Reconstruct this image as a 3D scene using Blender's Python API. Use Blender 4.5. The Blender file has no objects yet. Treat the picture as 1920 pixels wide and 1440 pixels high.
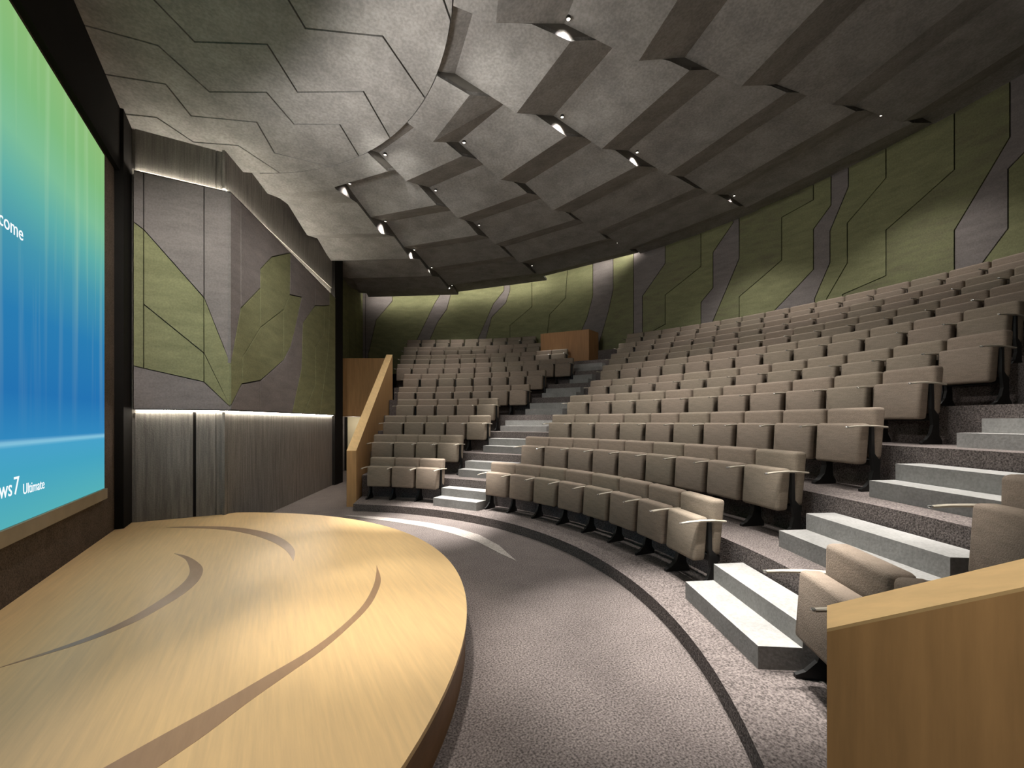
import bpy, bmesh, math, random
from mathutils import Vector, Matrix

# ---------------------------------------------------------------- camera, world, lights, exposure
S = bpy.context.scene
COL = bpy.context.collection
PI = math.pi
R = math.radians
FPX = 785.556                       # focal length in pixels of a 1920 px wide frame
cam_d = bpy.data.cameras.new('camera')
cam = bpy.data.objects.new('camera', cam_d)
COL.objects.link(cam)
cam_d.sensor_width = 36.0
cam_d.lens = FPX / 1920 * 36.0
cam_d.shift_y = (790.15 - 720.0) / 1920.0
cam_d.clip_start = 0.02
cam_d.clip_end = 200
cam.location = (0, 0, 1.836)
cam.rotation_euler = (R(90), 0, R(-30.19))
S.camera = cam

S.view_settings.view_transform = 'Standard'
S.view_settings.look = 'None'
S.view_settings.gamma = 1.0
S.view_settings.use_curve_mapping = False
S.view_settings.exposure = 0.38

world = bpy.data.worlds.new('world')
S.world = world
world.use_nodes = True
world.node_tree.nodes['Background'].inputs['Color'].default_value = (1.0, 0.95, 0.88, 1)
world.node_tree.nodes['Background'].inputs['Strength'].default_value = 0.02

# light levels (watts)
W_HOUSE = 300       # ceiling downlights in the recesses
W_STAGE = 420       # stage spots
W_AISLE = 1350
W_RING = 66
WARM = (1.0, 0.95, 0.88)
NEUT = (1.0, 0.97, 0.92)


def spot(name, loc, target, watts, size_deg, blend=0.6, color=NEUT, radius=0.06):
    d = bpy.data.lights.new(name, 'SPOT')
    d.energy = watts
    d.spot_size = R(size_deg)
    d.spot_blend = blend
    d.color = color
    d.shadow_soft_size = radius
    o = bpy.data.objects.new(name, d)
    COL.objects.link(o)
    o.location = loc
    v = Vector(target) - Vector(loc)
    o.rotation_euler = v.to_track_quat('-Z', 'Y').to_euler()
    return o


# stage spots hung at the ceiling ring; last lamp is added fill: (lamp, aim, watts, cone)
for l, t, w, s in [
        ((0.5, 6.9, 6.1), (0.85, 7.3, 0.3), 430, 25),
        ((0.3, 5.4, 6.1), (0.75, 5.2, 0.3), 430, 24),
        ((0.6, 3.9, 6.1), (0.95, 3.6, 0.3), 760, 27),
        ((0.0, 3.2, 6.1), (0.3, 2.6, 0.3), 560, 32),
        ((-0.7, 5.2, 6.1), (-0.6, 4.6, 0.3), 320, 66),
        ((1.5, 3.8, 6.2), (2.4, 2.75, 0.0), 300, 24),
        ((1.0, 8.2, 6.0), (1.5, 11.0, 0.0), 120, 30),
        ((1.4, 7.6, 6.0), (2.2, 7.9, 0.0), 45, 24),
        ((1.2, 1.6, 6.0), (1.75, 0.2, 1.3), 560, 22)]:  # added fill that brightens the near balustrade top, not the stage
    spot('stage_and_fill_light', l, t, w, s, 0.85, WARM, 0.10)
# added wash lamps without fittings, first for the seats, then for the walls
for l, t, w, s in [
        ((1.2, 7.0, 6.2), (4.6, 11.2, 2.0), 130, 62),
        ((1.6, 5.6, 6.2), (6.5, 7.6, 1.6), 130, 66),
        ((1.7, 4.2, 6.2), (6.8, 4.6, 1.6), 130, 66),
        ((1.2, 2.9, 6.2), (6.5, 2.0, 1.6), 95, 62),
        ((-0.4, 4.2, 6.0), (-0.9, 8.4, 3.6), 700, 56),
        ((1.3, 5.6, 6.0), (0.7, 10.8, 3.8), 230, 50),
        ((1.0, 4.8, 6.0), (11.0, 7.0, 6.0), 300, 62),
        ((0.9, 6.2, 6.0), (8.0, 15.0, 6.0), 300, 50)]:
    spot('fill_wash', l, t, w, s, 0.9, NEUT, 0.15)
# added mid-air fill lamps in a ring, grazing the stepped ceiling panels
for deg, k in ((-44, 1), (-29, 1), (-14, 1), (1, 1), (16, 1), (31, 0.9), (46, 0.55)):
    l = (-1.658 + 2.1 * math.cos(R(deg)), 4.845 + 2.1 * math.sin(R(deg)), 5.0)
    t = (-1.658 + 7.5 * math.cos(R(deg)), 4.845 + 7.5 * math.sin(R(deg)), 6.9)
    spot('ceiling_fill', l, t, W_RING * k, 150, 0.9, (1.0, 0.95, 0.92), 0.10)

# ---------------------------------------------------------------- helpers
CX, CY = -1.658, 4.845              # centre of the seating arcs


def lin(c):
    return tuple(((x / 255) / 12.92 if x / 255 <= 0.04045 else ((x / 255 + 0.055) / 1.055) ** 2.4) for x in c)


MATS = {}


def mat(name, rgb, rough=0.7, var=0.25, scale=6.0, stretch=(1, 1, 1), bump=0.0, fine=0.0, fine_scale=120.0,
        spec=0.3, metal=0.0, coat=0.0, rgb2=None, emit=0.0):
    """procedural surface: two noise layers vary one base colour"""
    if name in MATS:
        return MATS[name]
    m = bpy.data.materials.new(name)
    m.use_nodes = True
    nt = m.node_tree
    N, L = nt.nodes, nt.links
    b = N['Principled BSDF']
    b.inputs['Roughness'].default_value = rough
    b.inputs['Specular IOR Level'].default_value = spec
    b.inputs['Metallic'].default_value = metal
    b.inputs['Coat Weight'].default_value = coat
    b.inputs['Coat Roughness'].default_value = 0.12
    c = lin(rgb)
    c2 = lin(rgb2) if rgb2 else None
    tc = N.new('ShaderNodeTexCoord')
    mp = N.new('ShaderNodeMapping')
    mp.inputs['Scale'].default_value = stretch
    L.new(tc.outputs['Object'], mp.inputs['Vector'])
    n1 = N.new('ShaderNodeTexNoise')
    n1.inputs['Scale'].default_value = scale
    n1.inputs['Detail'].default_value = 6
    n1.inputs['Roughness'].default_value = 0.6
    L.new(mp.outputs['Vector'], n1.inputs['Vector'])
    r1 = N.new('ShaderNodeValToRGB')
    lo = tuple(x * (1 - var) for x in c)
    hi = tuple(min(1, x * (1 + var)) for x in (c2 or c))
    r1.color_ramp.elements[0].position = 0.3
    r1.color_ramp.elements[0].color = (*lo, 1)
    r1.color_ramp.elements[1].position = 0.7
    r1.color_ramp.elements[1].color = (*hi, 1)
    L.new(n1.outputs['Fac'], r1.inputs['Fac'])
    col = r1.outputs['Color']
    hsrc = n1.outputs['Fac']
    if fine:
        n2 = N.new('ShaderNodeTexNoise')
        n2.inputs['Scale'].default_value = fine_scale
        n2.inputs['Detail'].default_value = 2
        L.new(tc.outputs['Object'], n2.inputs['Vector'])
        r2 = N.new('ShaderNodeValToRGB')
        r2.color_ramp.elements[0].position = 0.33
        r2.color_ramp.elements[1].position = 0.67
        v0 = 1 - fine
        r2.color_ramp.elements[0].color = (v0, v0, v0, 1)
        v1 = 1 + fine
        r2.color_ramp.elements[1].color = (v1, v1, v1, 1)
        L.new(n2.outputs['Fac'], r2.inputs['Fac'])
        mx = N.new('ShaderNodeMix')
        mx.data_type = 'RGBA'
        mx.blend_type = 'MULTIPLY'
        mx.inputs['Factor'].default_value = 1.0
        L.new(col, mx.inputs['A'])
        L.new(r2.outputs['Color'], mx.inputs['B'])
        col = mx.outputs['Result']
        hsrc = n2.outputs['Fac']
    L.new(col, b.inputs['Base Color'])
    if bump:
        bp = N.new('ShaderNodeBump')
        bp.inputs['Strength'].default_value = bump
        bp.inputs['Distance'].default_value = 0.01
        L.new(hsrc, bp.inputs['Height'])
        L.new(bp.outputs['Normal'], b.inputs['Normal'])
    if emit:
        b.inputs['Emission Color'].default_value = (*c, 1)
        b.inputs['Emission Strength'].default_value = emit
    MATS[name] = m
    return m


CARPET = mat('carpet', (100, 92, 89), 0.95, 0.10, 3.0, bump=0.5, fine=0.55, fine_scale=75, spec=0.1)
CARPET_LIGHT = mat('carpet_inlay', (150, 142, 136), 0.95, 0.08, 3.0, bump=0.4, fine=0.25, fine_scale=60, spec=0.1)
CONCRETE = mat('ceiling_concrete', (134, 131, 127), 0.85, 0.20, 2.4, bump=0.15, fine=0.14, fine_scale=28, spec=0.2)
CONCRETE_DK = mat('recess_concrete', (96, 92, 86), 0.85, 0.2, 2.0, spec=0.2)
STEP_M = mat('step_concrete', (136, 134, 131), 0.8, 0.14, 3.5, bump=0.15, fine=0.10, fine_scale=45, spec=0.25)
LOWER = mat('wall_board_marked', (112, 108, 102), 0.8, 0.30, 4.0, stretch=(7, 7, 0.35), bump=0.25, fine=0.10, fine_scale=50, spec=0.2)
W_GREY = mat('wall_panel_grey', (122, 115, 112), 0.85, 0.14, 2.0, stretch=(1, 1, 4), bump=0.15, fine=0.10, fine_scale=40, spec=0.15)
W_GREEN = mat('wall_panel_green', (124, 124, 92), 0.85, 0.16, 2.0, stretch=(1, 1, 4), bump=0.15, fine=0.10, fine_scale=40, spec=0.15)
W_OLIVE = mat('wall_panel_olive', (120, 116, 92), 0.85, 0.18, 2.0, stretch=(1, 1, 4), bump=0.15, fine=0.10, fine_scale=40, spec=0.15, rgb2=(114, 116, 84))
DARK = mat('dark_reveal', (26, 24, 22), 0.9, 0.1, 3.0, spec=0.1)
SCREENWALL = mat('screen_wall_fabric', (84, 73, 64), 0.95, 0.15, 4.0, bump=0.3, fine=0.35, fine_scale=70, spec=0.08)
MAPLE = mat('stage_maple', (204, 172, 126), 0.36, 0.06, 4.0, stretch=(9, 0.5, 1), bump=0.0, spec=0.38, coat=0.0, rgb2=(210, 176, 126))
INLAY = mat('stage_walnut_inlay', (150, 120, 92), 0.32, 0.08, 5.0, stretch=(6, 0.8, 1), spec=0.5, coat=0.25)
FASCIA = mat('stage_fascia_wood', (112, 80, 48), 0.45, 0.15, 4.0, stretch=(1, 1, 5), spec=0.35)
OAK = mat('balustrade_wood', (178, 138, 92), 0.5, 0.16, 2.5, stretch=(7, 7, 0.6), spec=0.35)
OAK_TOP = mat('balustrade_top_wood', (208, 174, 124), 0.45, 0.10, 3.0, stretch=(5, 1.0, 5), spec=0.35)
BOOTH_M = mat('booth_wood', (172, 128, 88), 0.55, 0.10, 2.5, stretch=(6, 6, 0.6), spec=0.3)
FABRIC = mat('seat_fabric', (138, 124, 111), 0.95, 0.12, 9.0, stretch=(1, 1, 5), bump=0.25, fine=0.10, fine_scale=120, spec=0.1)
FABRIC_B = mat('seat_fabric_b', (135, 123, 109), 0.95, 0.12, 9.0, stretch=(1, 1, 5), bump=0.25, fine=0.10, fine_scale=120, spec=0.1)
ARM_M = mat('armrest_plastic', (176, 167, 152), 0.4, 0.04, 8.0, spec=0.5)
CHROME = mat('armrest_tip', (230, 230, 228), 0.2, 0.02, 8.0, metal=0.9)
LEG_M = mat('leg_metal', (26, 25, 24), 0.5, 0.1, 8.0, spec=0.4)
PALE = mat('pale_plaster', (205, 202, 194), 0.8, 0.05, 2.0)
CREAM = mat('cream_door', (214, 200, 168), 0.6, 0.05, 2.0)
HOUSING = mat('lamp_housing', (40, 38, 35), 0.5, 0.05, 4.0)
FRAME_M = mat('screen_frame', (140, 126, 104), 0.7, 0.10, 4.0)


def emission(name, color, strength):
    m = bpy.data.materials.new(name)
    m.use_nodes = True
    nt = m.node_tree
    nt.nodes.remove(nt.nodes['Principled BSDF'])
    e = nt.nodes.new('ShaderNodeEmission')
    e.inputs['Color'].default_value = (*color, 1)
    e.inputs['Strength'].default_value = strength
    nt.links.new(e.outputs['Emission'], nt.nodes['Material Output'].inputs['Surface'])
    return m


LED = emission('led_strip_light', (1.0, 0.93, 0.80), 60.0)
LED_SOFT = emission('led_strip_light_soft', (1.0, 0.95, 0.86), 24.0)
LENS = emission('lamp_lens', (1.0, 0.93, 0.80), 2.5)


def obj(name, bm, m, parent=None, smooth=False):
    me = bpy.data.meshes.new(name)
    bmesh.ops.recalc_face_normals(bm, faces=bm.faces)
    bm.to_mesh(me)
    bm.free()
    me.materials.append(m)
    if smooth:
        for p in me.polygons:
            p.use_smooth = True
    o = bpy.data.objects.new(name, me)
    COL.objects.link(o)
    if parent:
        o.parent = parent
    return o


def empty(name, loc=(0, 0, 0), rz=0):
    o = bpy.data.objects.new(name, None)
    COL.objects.link(o)
    o.location = loc
    o.rotation_euler = (0, 0, rz)
    o.empty_display_size = 0.2
    return o


def tag(o, label, cat, group=None):
    o['label'] = label
    o['category'] = cat
    if group:
        o['group'] = group
    return o


def struct(o):
    o['kind'] = 'structure'
    return o


def bm_prism(pts, z0, z1, bm=None):
    """vertical prism over a 2-D outline; z0/z1 numbers or functions of (x, y)"""
    bm = bm or bmesh.new()
    f0 = z0 if callable(z0) else (lambda x, y: z0)
    f1 = z1 if callable(z1) else (lambda x, y: z1)
    a = [bm.verts.new((x, y, f0(x, y))) for x, y in pts]
    b = [bm.verts.new((x, y, f1(x, y))) for x, y in pts]
    n = len(pts)
    for i in range(n):
        bm.faces.new((a[i], a[(i + 1) % n], b[(i + 1) % n], b[i]))
    fa = bm.faces.new(a)
    fb = bm.faces.new(b)
    bm.normal_update()
    bmesh.ops.triangulate(bm, faces=[fa, fb])
    return bm


def bm_box(x0, x1, y0, y1, z0, z1, bm=None, bevel=0.0, seg=2):
    bm = bm or bmesh.new()
    vs = [bm.verts.new(p) for p in ((x0, y0, z0), (x1, y0, z0), (x1, y1, z0), (x0, y1, z0),
                                    (x0, y0, z1), (x1, y0, z1), (x1, y1, z1), (x0, y1, z1))]
    fs = [bm.faces.new([vs[i] for i in q]) for q in ((0, 3, 2, 1), (4, 5, 6, 7), (0, 1, 5, 4), (1, 2, 6, 5), (2, 3, 7, 6), (3, 0, 4, 7))]
    if bevel:
        es = list({e for f in fs for e in f.edges})
        bmesh.ops.bevel(bm, geom=es, offset=bevel, segments=seg, profile=0.5, affect='EDGES')
    return bm


def area2(p):
    return sum(p[i][0] * p[(i + 1) % len(p)][1] - p[(i + 1) % len(p)][0] * p[i][1] for i in range(len(p))) / 2


def clean(p, eps=1e-4):
    o = []
    for q in p:
        if not o or math.hypot(q[0] - o[-1][0], q[1] - o[-1][1]) > eps:
            o.append(q)
    if len(o) > 1 and math.hypot(o[0][0] - o[-1][0], o[0][1] - o[-1][1]) < eps:
        o.pop()
    return o


def inset(p, d):
    p = clean(p)
    if area2(p) < 0:
        p = p[::-1]
    n = len(p)
    out = []
    for i in range(n):
        a, b, c = p[i - 1], p[i], p[(i + 1) % n]
        u = (b[0] - a[0], b[1] - a[1])
        v = (c[0] - b[0], c[1] - b[1])
        lu, lv = math.hypot(*u), math.hypot(*v)
        n1 = (-u[1] / lu, u[0] / lu)
        n2 = (-v[1] / lv, v[0] / lv)
        k = 1 + n1[0] * n2[0] + n1[1] * n2[1]
        k = max(k, 0.25)
        out.append((b[0] + d * (n1[0] + n2[0]) / k, b[1] + d * (n1[1] + n2[1]) / k))
    return out


def subdiv(p, step):
    o = []
    for i in range(len(p)):
        a, b = p[i], p[(i + 1) % len(p)]
        n = max(1, int(math.hypot(b[0] - a[0], b[1] - a[1]) / step))
        for k in range(n):
            o.append((a[0] + (b[0] - a[0]) * k / n, a[1] + (b[1] - a[1]) * k / n))
    return o


def slab(name, pts, fn, thick, gap, m, parent, step=None):
    """panel traced as (s, z) outline on a wall; fn(s, z, depth) places it, depth goes into the room"""
    p = inset(pts, gap)
    if step:
        p = subdiv(p, step)
    bm = bmesh.new()
    a = [bm.verts.new(fn(s, z, thick)) for s, z in p]
    b = [bm.verts.new(fn(s, z, -0.01)) for s, z in p]
    n = len(p)
    for i in range(n):
        bm.faces.new((a[i], a[(i + 1) % n], b[(i + 1) % n], b[i]))
    f = bm.faces.new(a)
    bm.normal_update()
    bmesh.ops.triangulate(bm, faces=[f])
    return obj(name, bm, m, parent)


def clip(poly, conv):
    """Sutherland-Hodgman, conv is convex and counter-clockwise"""
    out = poly
    for i in range(len(conv)):
        a, b = conv[i], conv[(i + 1) % len(conv)]

        def side(p):
            return (b[0] - a[0]) * (p[1] - a[1]) - (b[1] - a[1]) * (p[0] - a[0])
        src, out = out, []
        for j in range(len(src)):
            p, q = src[j], src[(j + 1) % len(src)]
            sp, sq = side(p), side(q)
            if sp >= 0:
                out.append(p)
            if (sp >= 0) != (sq >= 0):
                t = sp / (sp - sq)
                out.append((p[0] + (q[0] - p[0]) * t, p[1] + (q[1] - p[1]) * t))
        if not out:
            return []
    return clean(out)


def pol(r, deg):
    return (CX + r * math.cos(R(deg)), CY + r * math.sin(R(deg)))


# ---------------------------------------------------------------- ceiling heights
def tilt(y):
    return 6.42 - 0.07 * (y - 6.4)


def ring(deg):
    return 3.57 + 0.64 * math.sin(R(deg))


PROF = {
    'A': [(0, 0.0), (0.52, 0.0), (4.95, 0.34), (6.15, 0.27), (7.0, 0.61), (8.2, 0.56), (9.05, 0.86), (10.55, 0.96), (11.25, 1.14), (12.9, 1.30), (13.7, 1.62), (15.2, 1.62)],
    'B': [(0, 0.06), (0.28, 0.18), (5.05, 0.15), (5.85, 0.48), (7.1, 0.45), (7.9, 0.75), (9.3, 0.80), (10.0, 1.02), (11.3, 1.06), (12.2, 1.38), (13.3, 1.40), (14.2, 1.65), (15.2, 1.65)],
    'C': [(0, 0.0), (0.6, 0.0), (5.5, 0.22), (6.7, 0.18), (7.5, 0.50), (8.7, 0.46), (9.5, 0.80), (10.8, 0.80), (11.6, 1.1), (12.9, 1.14), (13.7, 1.5), (15.2, 1.5)],
}


def prof_pts(kind, deg):
    r0 = ring(deg)
    return [((r0 + r) if i < 2 else r, z) for i, (r, z) in enumerate(PROF[kind])]


def prof_z(kind, deg, r):
    p = prof_pts(kind, deg)
    for (ra, za), (rb, zb) in zip(p, p[1:]):
        if ra <= r <= rb:
            return za + (zb - za) * (r - ra) / (rb - ra)
    return p[-1][1] if r > p[-1][0] else p[0][1]

BACK=[
   [(24.49, 4.69), (24.49, 8.49)] ,
   [(23.2, 4.66), (23.2, 6.25), (20.0, 7.22), (20.0, 8.2)] ,
   [(21.9, 4.95), (20.0, 5.14), (20.0, 6.14), (15.3, 6.82), (15.3, 8.19)] ,
   [(15.3, 4.76), (15.3, 5.67), (13.8, 6.05), (13.8, 7.17), (11.4, 7.89)] ,
   [(13.9, 4.96), (10.7, 6.75), (10.7, 8.11)] ,
   [(10.7, 4.9), (10.7, 5.6), (6.1, 6.36), (6.1, 7.56), (3.0, 7.72), (3.0, 8.35)] ,
   [(7.0, 4.95), (6.1, 5.16), (3.0, 5.87), (3.0, 6.94), (1.4, 7.41), (1.4, 8.3)] ,
   [(2.9, 5.09), (1.5, 5.93), (1.5, 6.75), (-0.1, 7.7), (-0.1, 8.23)] ,
   [(1.8, 5.02), (-0.0, 5.8), (-0.0, 6.8), (-3.1, 7.54), (-3.1, 8.34)] ,
   [(0.4, 5.04), (-3.1, 5.25), (-3.1, 6.32), (-7.8, 7.1), (-7.8, 8.42)] ,
   [(-7.8, 4.74), (-7.8, 5.83), (-11.0, 7.28), (-11.0, 8.17)] ,
   [(-9.1, 4.86), (-10.9, 5.54), (-10.9, 6.68), (-12.8, 7.11), (-12.8, 8.03)] ,
   [(-12.8, 5.23), (-13.5, 5.52), (-13.5, 6.47), (-15.6, 7.13), (-15.6, 7.74)] ,
]
BACKL=[
   [(69.3, 4.73), (69.3, 8.54)] ,
   [(68.9, 4.73), (67.6, 6.25), (65.0, 7.08), (65.0, 8.13)] ,
   [(61.5, 5.11), (59.3, 6.28), (58.0, 6.98), (56.6, 7.56), (56.6, 8.14)] ,
   [(59.3, 5.11), (57.5, 6.16), (55.9, 6.74), (55.3, 7.32), (55.3, 8.13)] ,
   [(51.2, 5.08), (49.2, 6.22), (48.0, 6.89), (46.2, 7.43), (46.2, 8.12)] ,
   [(49.8, 4.95), (48.3, 6.32), (45.9, 6.9), (45.2, 7.41), (45.2, 8.21)] ,
   [(45.2, 5.25), (45.2, 5.93), (41.5, 6.65), (41.5, 8.11)] ,
   [(39.1, 5.16), (38.6, 6.25), (35.9, 6.84), (35.5, 8.13)] ,
   [(33.9, 5.06), (32.2, 5.87), (31.2, 6.68), (31.2, 8.15)] ,
   [(30.2, 4.76), (28.6, 5.96), (27.8, 6.75), (27.8, 8.18)] ,
   [(24.51, 4.65), (24.51, 8.06)] ,
]
FACE1={
   'gry0' : [(-1.75, 5.58), (-1.63, 5.58), (-1.63, 4.74), (-1.75, 4.83)] ,
   'grn0' : [(-1.75, 4.83), (-1.63, 4.74), (-1.63, 2.64), (-1.75, 2.67)] ,
   'gry1' : [(-1.63, 5.58), (-0.89, 5.59), (-0.89, 3.82), (-1.63, 4.74)] ,
   'gry2' : [(-0.89, 5.59), (-0.54, 5.6), (-0.54, 2.8), (-0.89, 3.82)] ,
   'grn1' : [(-1.63, 4.74), (-0.89, 3.82), (-0.89, 2.93), (-1.63, 3.61)] ,
   'grn2' : [(-0.89, 3.82), (-0.54, 2.8), (-0.54, 2.08), (-0.89, 2.93)] ,
   'grn3' : [(-1.63, 3.61), (-0.89, 2.93), (-0.89, 2.47), (-1.63, 2.64)] ,
   'grn4' : [(-0.89, 2.93), (-0.54, 2.08), (-0.89, 2.47)] ,
   'gry3' : [(-1.75, 2.67), (-1.63, 2.64), (-0.89, 2.47), (-0.54, 2.08), (-0.54, 2.03), (-1.75, 2.03)] ,
}
WALL2={
   'gry1' : [(0.01, 5.58), (0.32, 5.57), (0.32, 3.77), (0.02, 2.78)] ,
   'gry2' : [(0.32, 5.57), (2.26, 5.48), (1.42, 5.08), (0.98, 4.68), (0.98, 4.33), (0.32, 3.77)] ,
   'grn1' : [(0.02, 2.78), (0.32, 3.77), (0.98, 4.33), (0.98, 3.59), (0.38, 2.95), (0.35, 2.48), (0.02, 2.08)] ,
   'grn2' : [(0.98, 4.68), (1.42, 5.08), (2.26, 5.48), (2.23, 4.58), (1.93, 4.18), (0.98, 3.59), (0.98, 4.33)] ,
   'grn3' : [(0.98, 3.59), (1.93, 4.18), (1.93, 3.12), (0.98, 2.6), (0.35, 2.48), (0.38, 2.95)] ,
   'gry3' : [(0.02, 2.08), (0.35, 2.48), (0.98, 2.6), (0.97, 2.03), (0.02, 2.03)] ,
   'grn4' : [(1.93, 4.18), (2.23, 4.58), (2.85, 4.71), (2.47, 3.85), (2.26, 3.46), (1.93, 3.12)] ,
   'gry4' : [(2.26, 5.48), (3.67, 5.41), (3.67, 4.74), (2.92, 4.13), (2.85, 3.07), (2.34, 2.03), (0.97, 2.03), (0.98, 2.6), (1.93, 3.12), (2.26, 3.46), (2.85, 4.71), (2.23, 4.58)] ,
   'grn5' : [(3.67, 4.74), (4.3, 4.91), (4.3, 4.18), (3.7, 3.72), (3.7, 2.78), (2.97, 2.01), (2.34, 2.03), (2.85, 3.07), (2.92, 4.13)] ,
   'gry5' : [(3.67, 5.41), (4.71, 5.35), (4.71, 5.03), (4.3, 4.91), (3.67, 4.74)] ,
   'grn6' : [(4.3, 4.91), (4.71, 5.03), (4.63, 3.88), (3.99, 2.02), (2.97, 2.01), (3.7, 2.78), (3.7, 3.72), (4.3, 4.18)] ,
   'grn7' : [(4.71, 5.35), (5.19, 5.33), (5.19, 2.01), (3.99, 2.02), (4.63, 3.88), (4.71, 5.03)] ,
}

# ---------------------------------------------------------------- floor and seating tiers
R1, DR, RISE, ZP, OFF = 5.27, 0.945, 0.474, 0.141, 0.755
ROW_DZ = {4: 0.012, 5: -0.025, 6: 0.012}


def tier_z(k):
    return ZP + (k - 1) * RISE + ROW_DZ.get(k, 0)


def tier_r(k):
    return R1 + (k - 1) * DR - (0.04 if k > 1 else 0)


FAR0, FARD = Vector((1.64, 9.49)), Vector((0.387, 0.922))
NEAR0, NEARD = Vector((1.643, 0.693)), Vector((0.387, -0.922))
CV = Vector((CX, CY))


def line_ang(r, p0, d):
    w = p0 - CV
    b = w.dot(d)
    c = w.dot(w) - r * r
    s = -b + math.sqrt(max(0, b * b - c * d.dot(d)))
    p = w + d * s
    return math.degrees(math.atan2(p.y, p.x))


floor = struct(obj('floor', bm_prism([(-2.2, -2.5), (15.5, -2.5), (15.5, 21), (-2.2, 21)], -0.2, 0.0), CARPET))

for k in range(1, 11):
    r0 = tier_r(k)
    r1 = tier_r(k + 1) + 0.02 if k < 10 else 15.05
    n = 40
    z = tier_z(k)
    a0, a1 = line_ang(r0, NEAR0, NEARD) + 0.1, line_ang(r0, FAR0, FARD) - 0.1
    b0, b1 = line_ang(r1, NEAR0, NEARD) + 0.1, line_ang(r1, FAR0, FARD) - 0.1
    if k == 1:
        a0, a1 = line_ang(5.7, NEAR0, NEARD) + 1.0, line_ang(5.7, FAR0, FARD) - 1.5
    inner = [pol(r0, a0 + (a1 - a0) * i / n) for i in range(n + 1)]
    outer = [pol(r1, b0 + (b1 - b0) * i / n) for i in range(n + 1)]
    bm = bmesh.new()
    vi = [bm.verts.new((x, y, z)) for x, y in inner]
    vo = [bm.verts.new((x, y, z)) for x, y in outer]
    wi = [bm.verts.new((x, y, 0.0)) for x, y in inner]
    wo = [bm.verts.new((x, y, 0.0)) for x, y in outer]
    for i in range(n):
        bm.faces.new((vi[i], vo[i], vo[i + 1], vi[i + 1]))
        bm.faces.new((wi[i], vi[i], vi[i + 1], wi[i + 1]))
        bm.faces.new((wo[i], wo[i + 1], vo[i + 1], vo[i]))
    for i in (0, n):
        bm.faces.new((wi[i], vi[i], vo[i], wo[i]))
    obj('tier', bm, CARPET, floor)

C4 = [(1.24, 8.77), (1.68, 8.42), (2.07, 7.97), (2.51, 7.32), (2.78, 6.78), (2.95, 6.12), (2.95, 5.45), (2.82, 4.73),
      (2.78, 5.14), (2.76, 5.76), (2.6, 6.42), (2.36, 7.05), (1.99, 7.68), (1.64, 8.2)]
obj('carpet_inlay', bm_prism(C4, -0.02, 0.004), CARPET_LIGHT, floor)

# ---------------------------------------------------------------- stage
stage = tag(empty('stage', (-0.5, 4.8, 0)), 'low curved maple stage with brown crescent inlays in front of the screen', 'stage')


def child_world(o, p):
    o.parent = p
    o.matrix_parent_inverse = Matrix.Translation(-Vector(p.location))
    return o


SX, SY, SR, SZ = -2.37, 4.80, 4.12, 0.30
th0 = math.acos((-1.885 - SX) / SR)
arc = [(SX + SR * math.cos(t), SY + SR * math.sin(t)) for t in [-th0 + 2 * th0 * i / 96 for i in range(97)]]


def outside_wall(p):
    return p[1] < 8.40 or (p[0] > -0.60 and 0.90523694 * (p[0] + 0.54) - 0.42490714 * (p[1] - 8.24) > -0.125)


arc = [p for p in arc if outside_wall(p)] + [(-0.60, 8.40), (-1.885, 8.40)]
child_world(obj('deck', bm_prism(arc, SZ - 0.03, SZ), MAPLE), stage)
arc2 = [(SX + (SR - 0.012) * math.cos(t), SY + (SR - 0.012) * math.sin(t)) for t in [-th0 + 2 * th0 * i / 96 for i in range(97)]]
arc2 = [p for p in arc2 if outside_wall(p)] + [(-0.60, 8.40), (-1.885, 8.40)]
child_world(obj('fascia', bm_prism(arc2, 0.0, SZ - 0.03), FASCIA), stage)


def smooth_loop(p, n=3):
    """closed Catmull-Rom through the outline, sharp tips kept by duplicate control points"""
    o = []
    m = len(p)
    for i in range(m):
        p0, p1, p2, p3 = p[i - 1], p[i], p[(i + 1) % m], p[(i + 2) % m]
        for k in range(n):
            t = k / n
            o.append(tuple(0.5 * ((2 * p1[j]) + (-p0[j] + p2[j]) * t + (2 * p0[j] - 5 * p1[j] + 4 * p2[j] - p3[j]) * t * t + (-p0[j] + 3 * p1[j] - 3 * p2[j] + p3[j]) * t ** 3) for j in range(2)))
    return o


def crescent(outer, inner, n=28):
    """outline from two chains of control points that share both tips"""
    def chain(c):
        o = []
        for i in range(len(c) - 1):
            p0 = c[max(i - 1, 0)]
            p1, p2 = c[i], c[i + 1]
            p3 = c[min(i + 2, len(c) - 1)]
            for k in range(5):
                t = k / 5
                o.append(tuple(0.5 * ((2 * p1[j]) + (-p0[j] + p2[j]) * t + (2 * p0[j] - 5 * p1[j] + 4 * p2[j] - p3[j]) * t * t + (-p0[j] + 3 * p1[j] - 3 * p2[j] + p3[j]) * t ** 3) for j in range(2)))
        o.append(c[-1])
        return o
    a = chain(outer)
    b = chain(inner)
    return clean(a + b[::-1], 1e-3)


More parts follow.
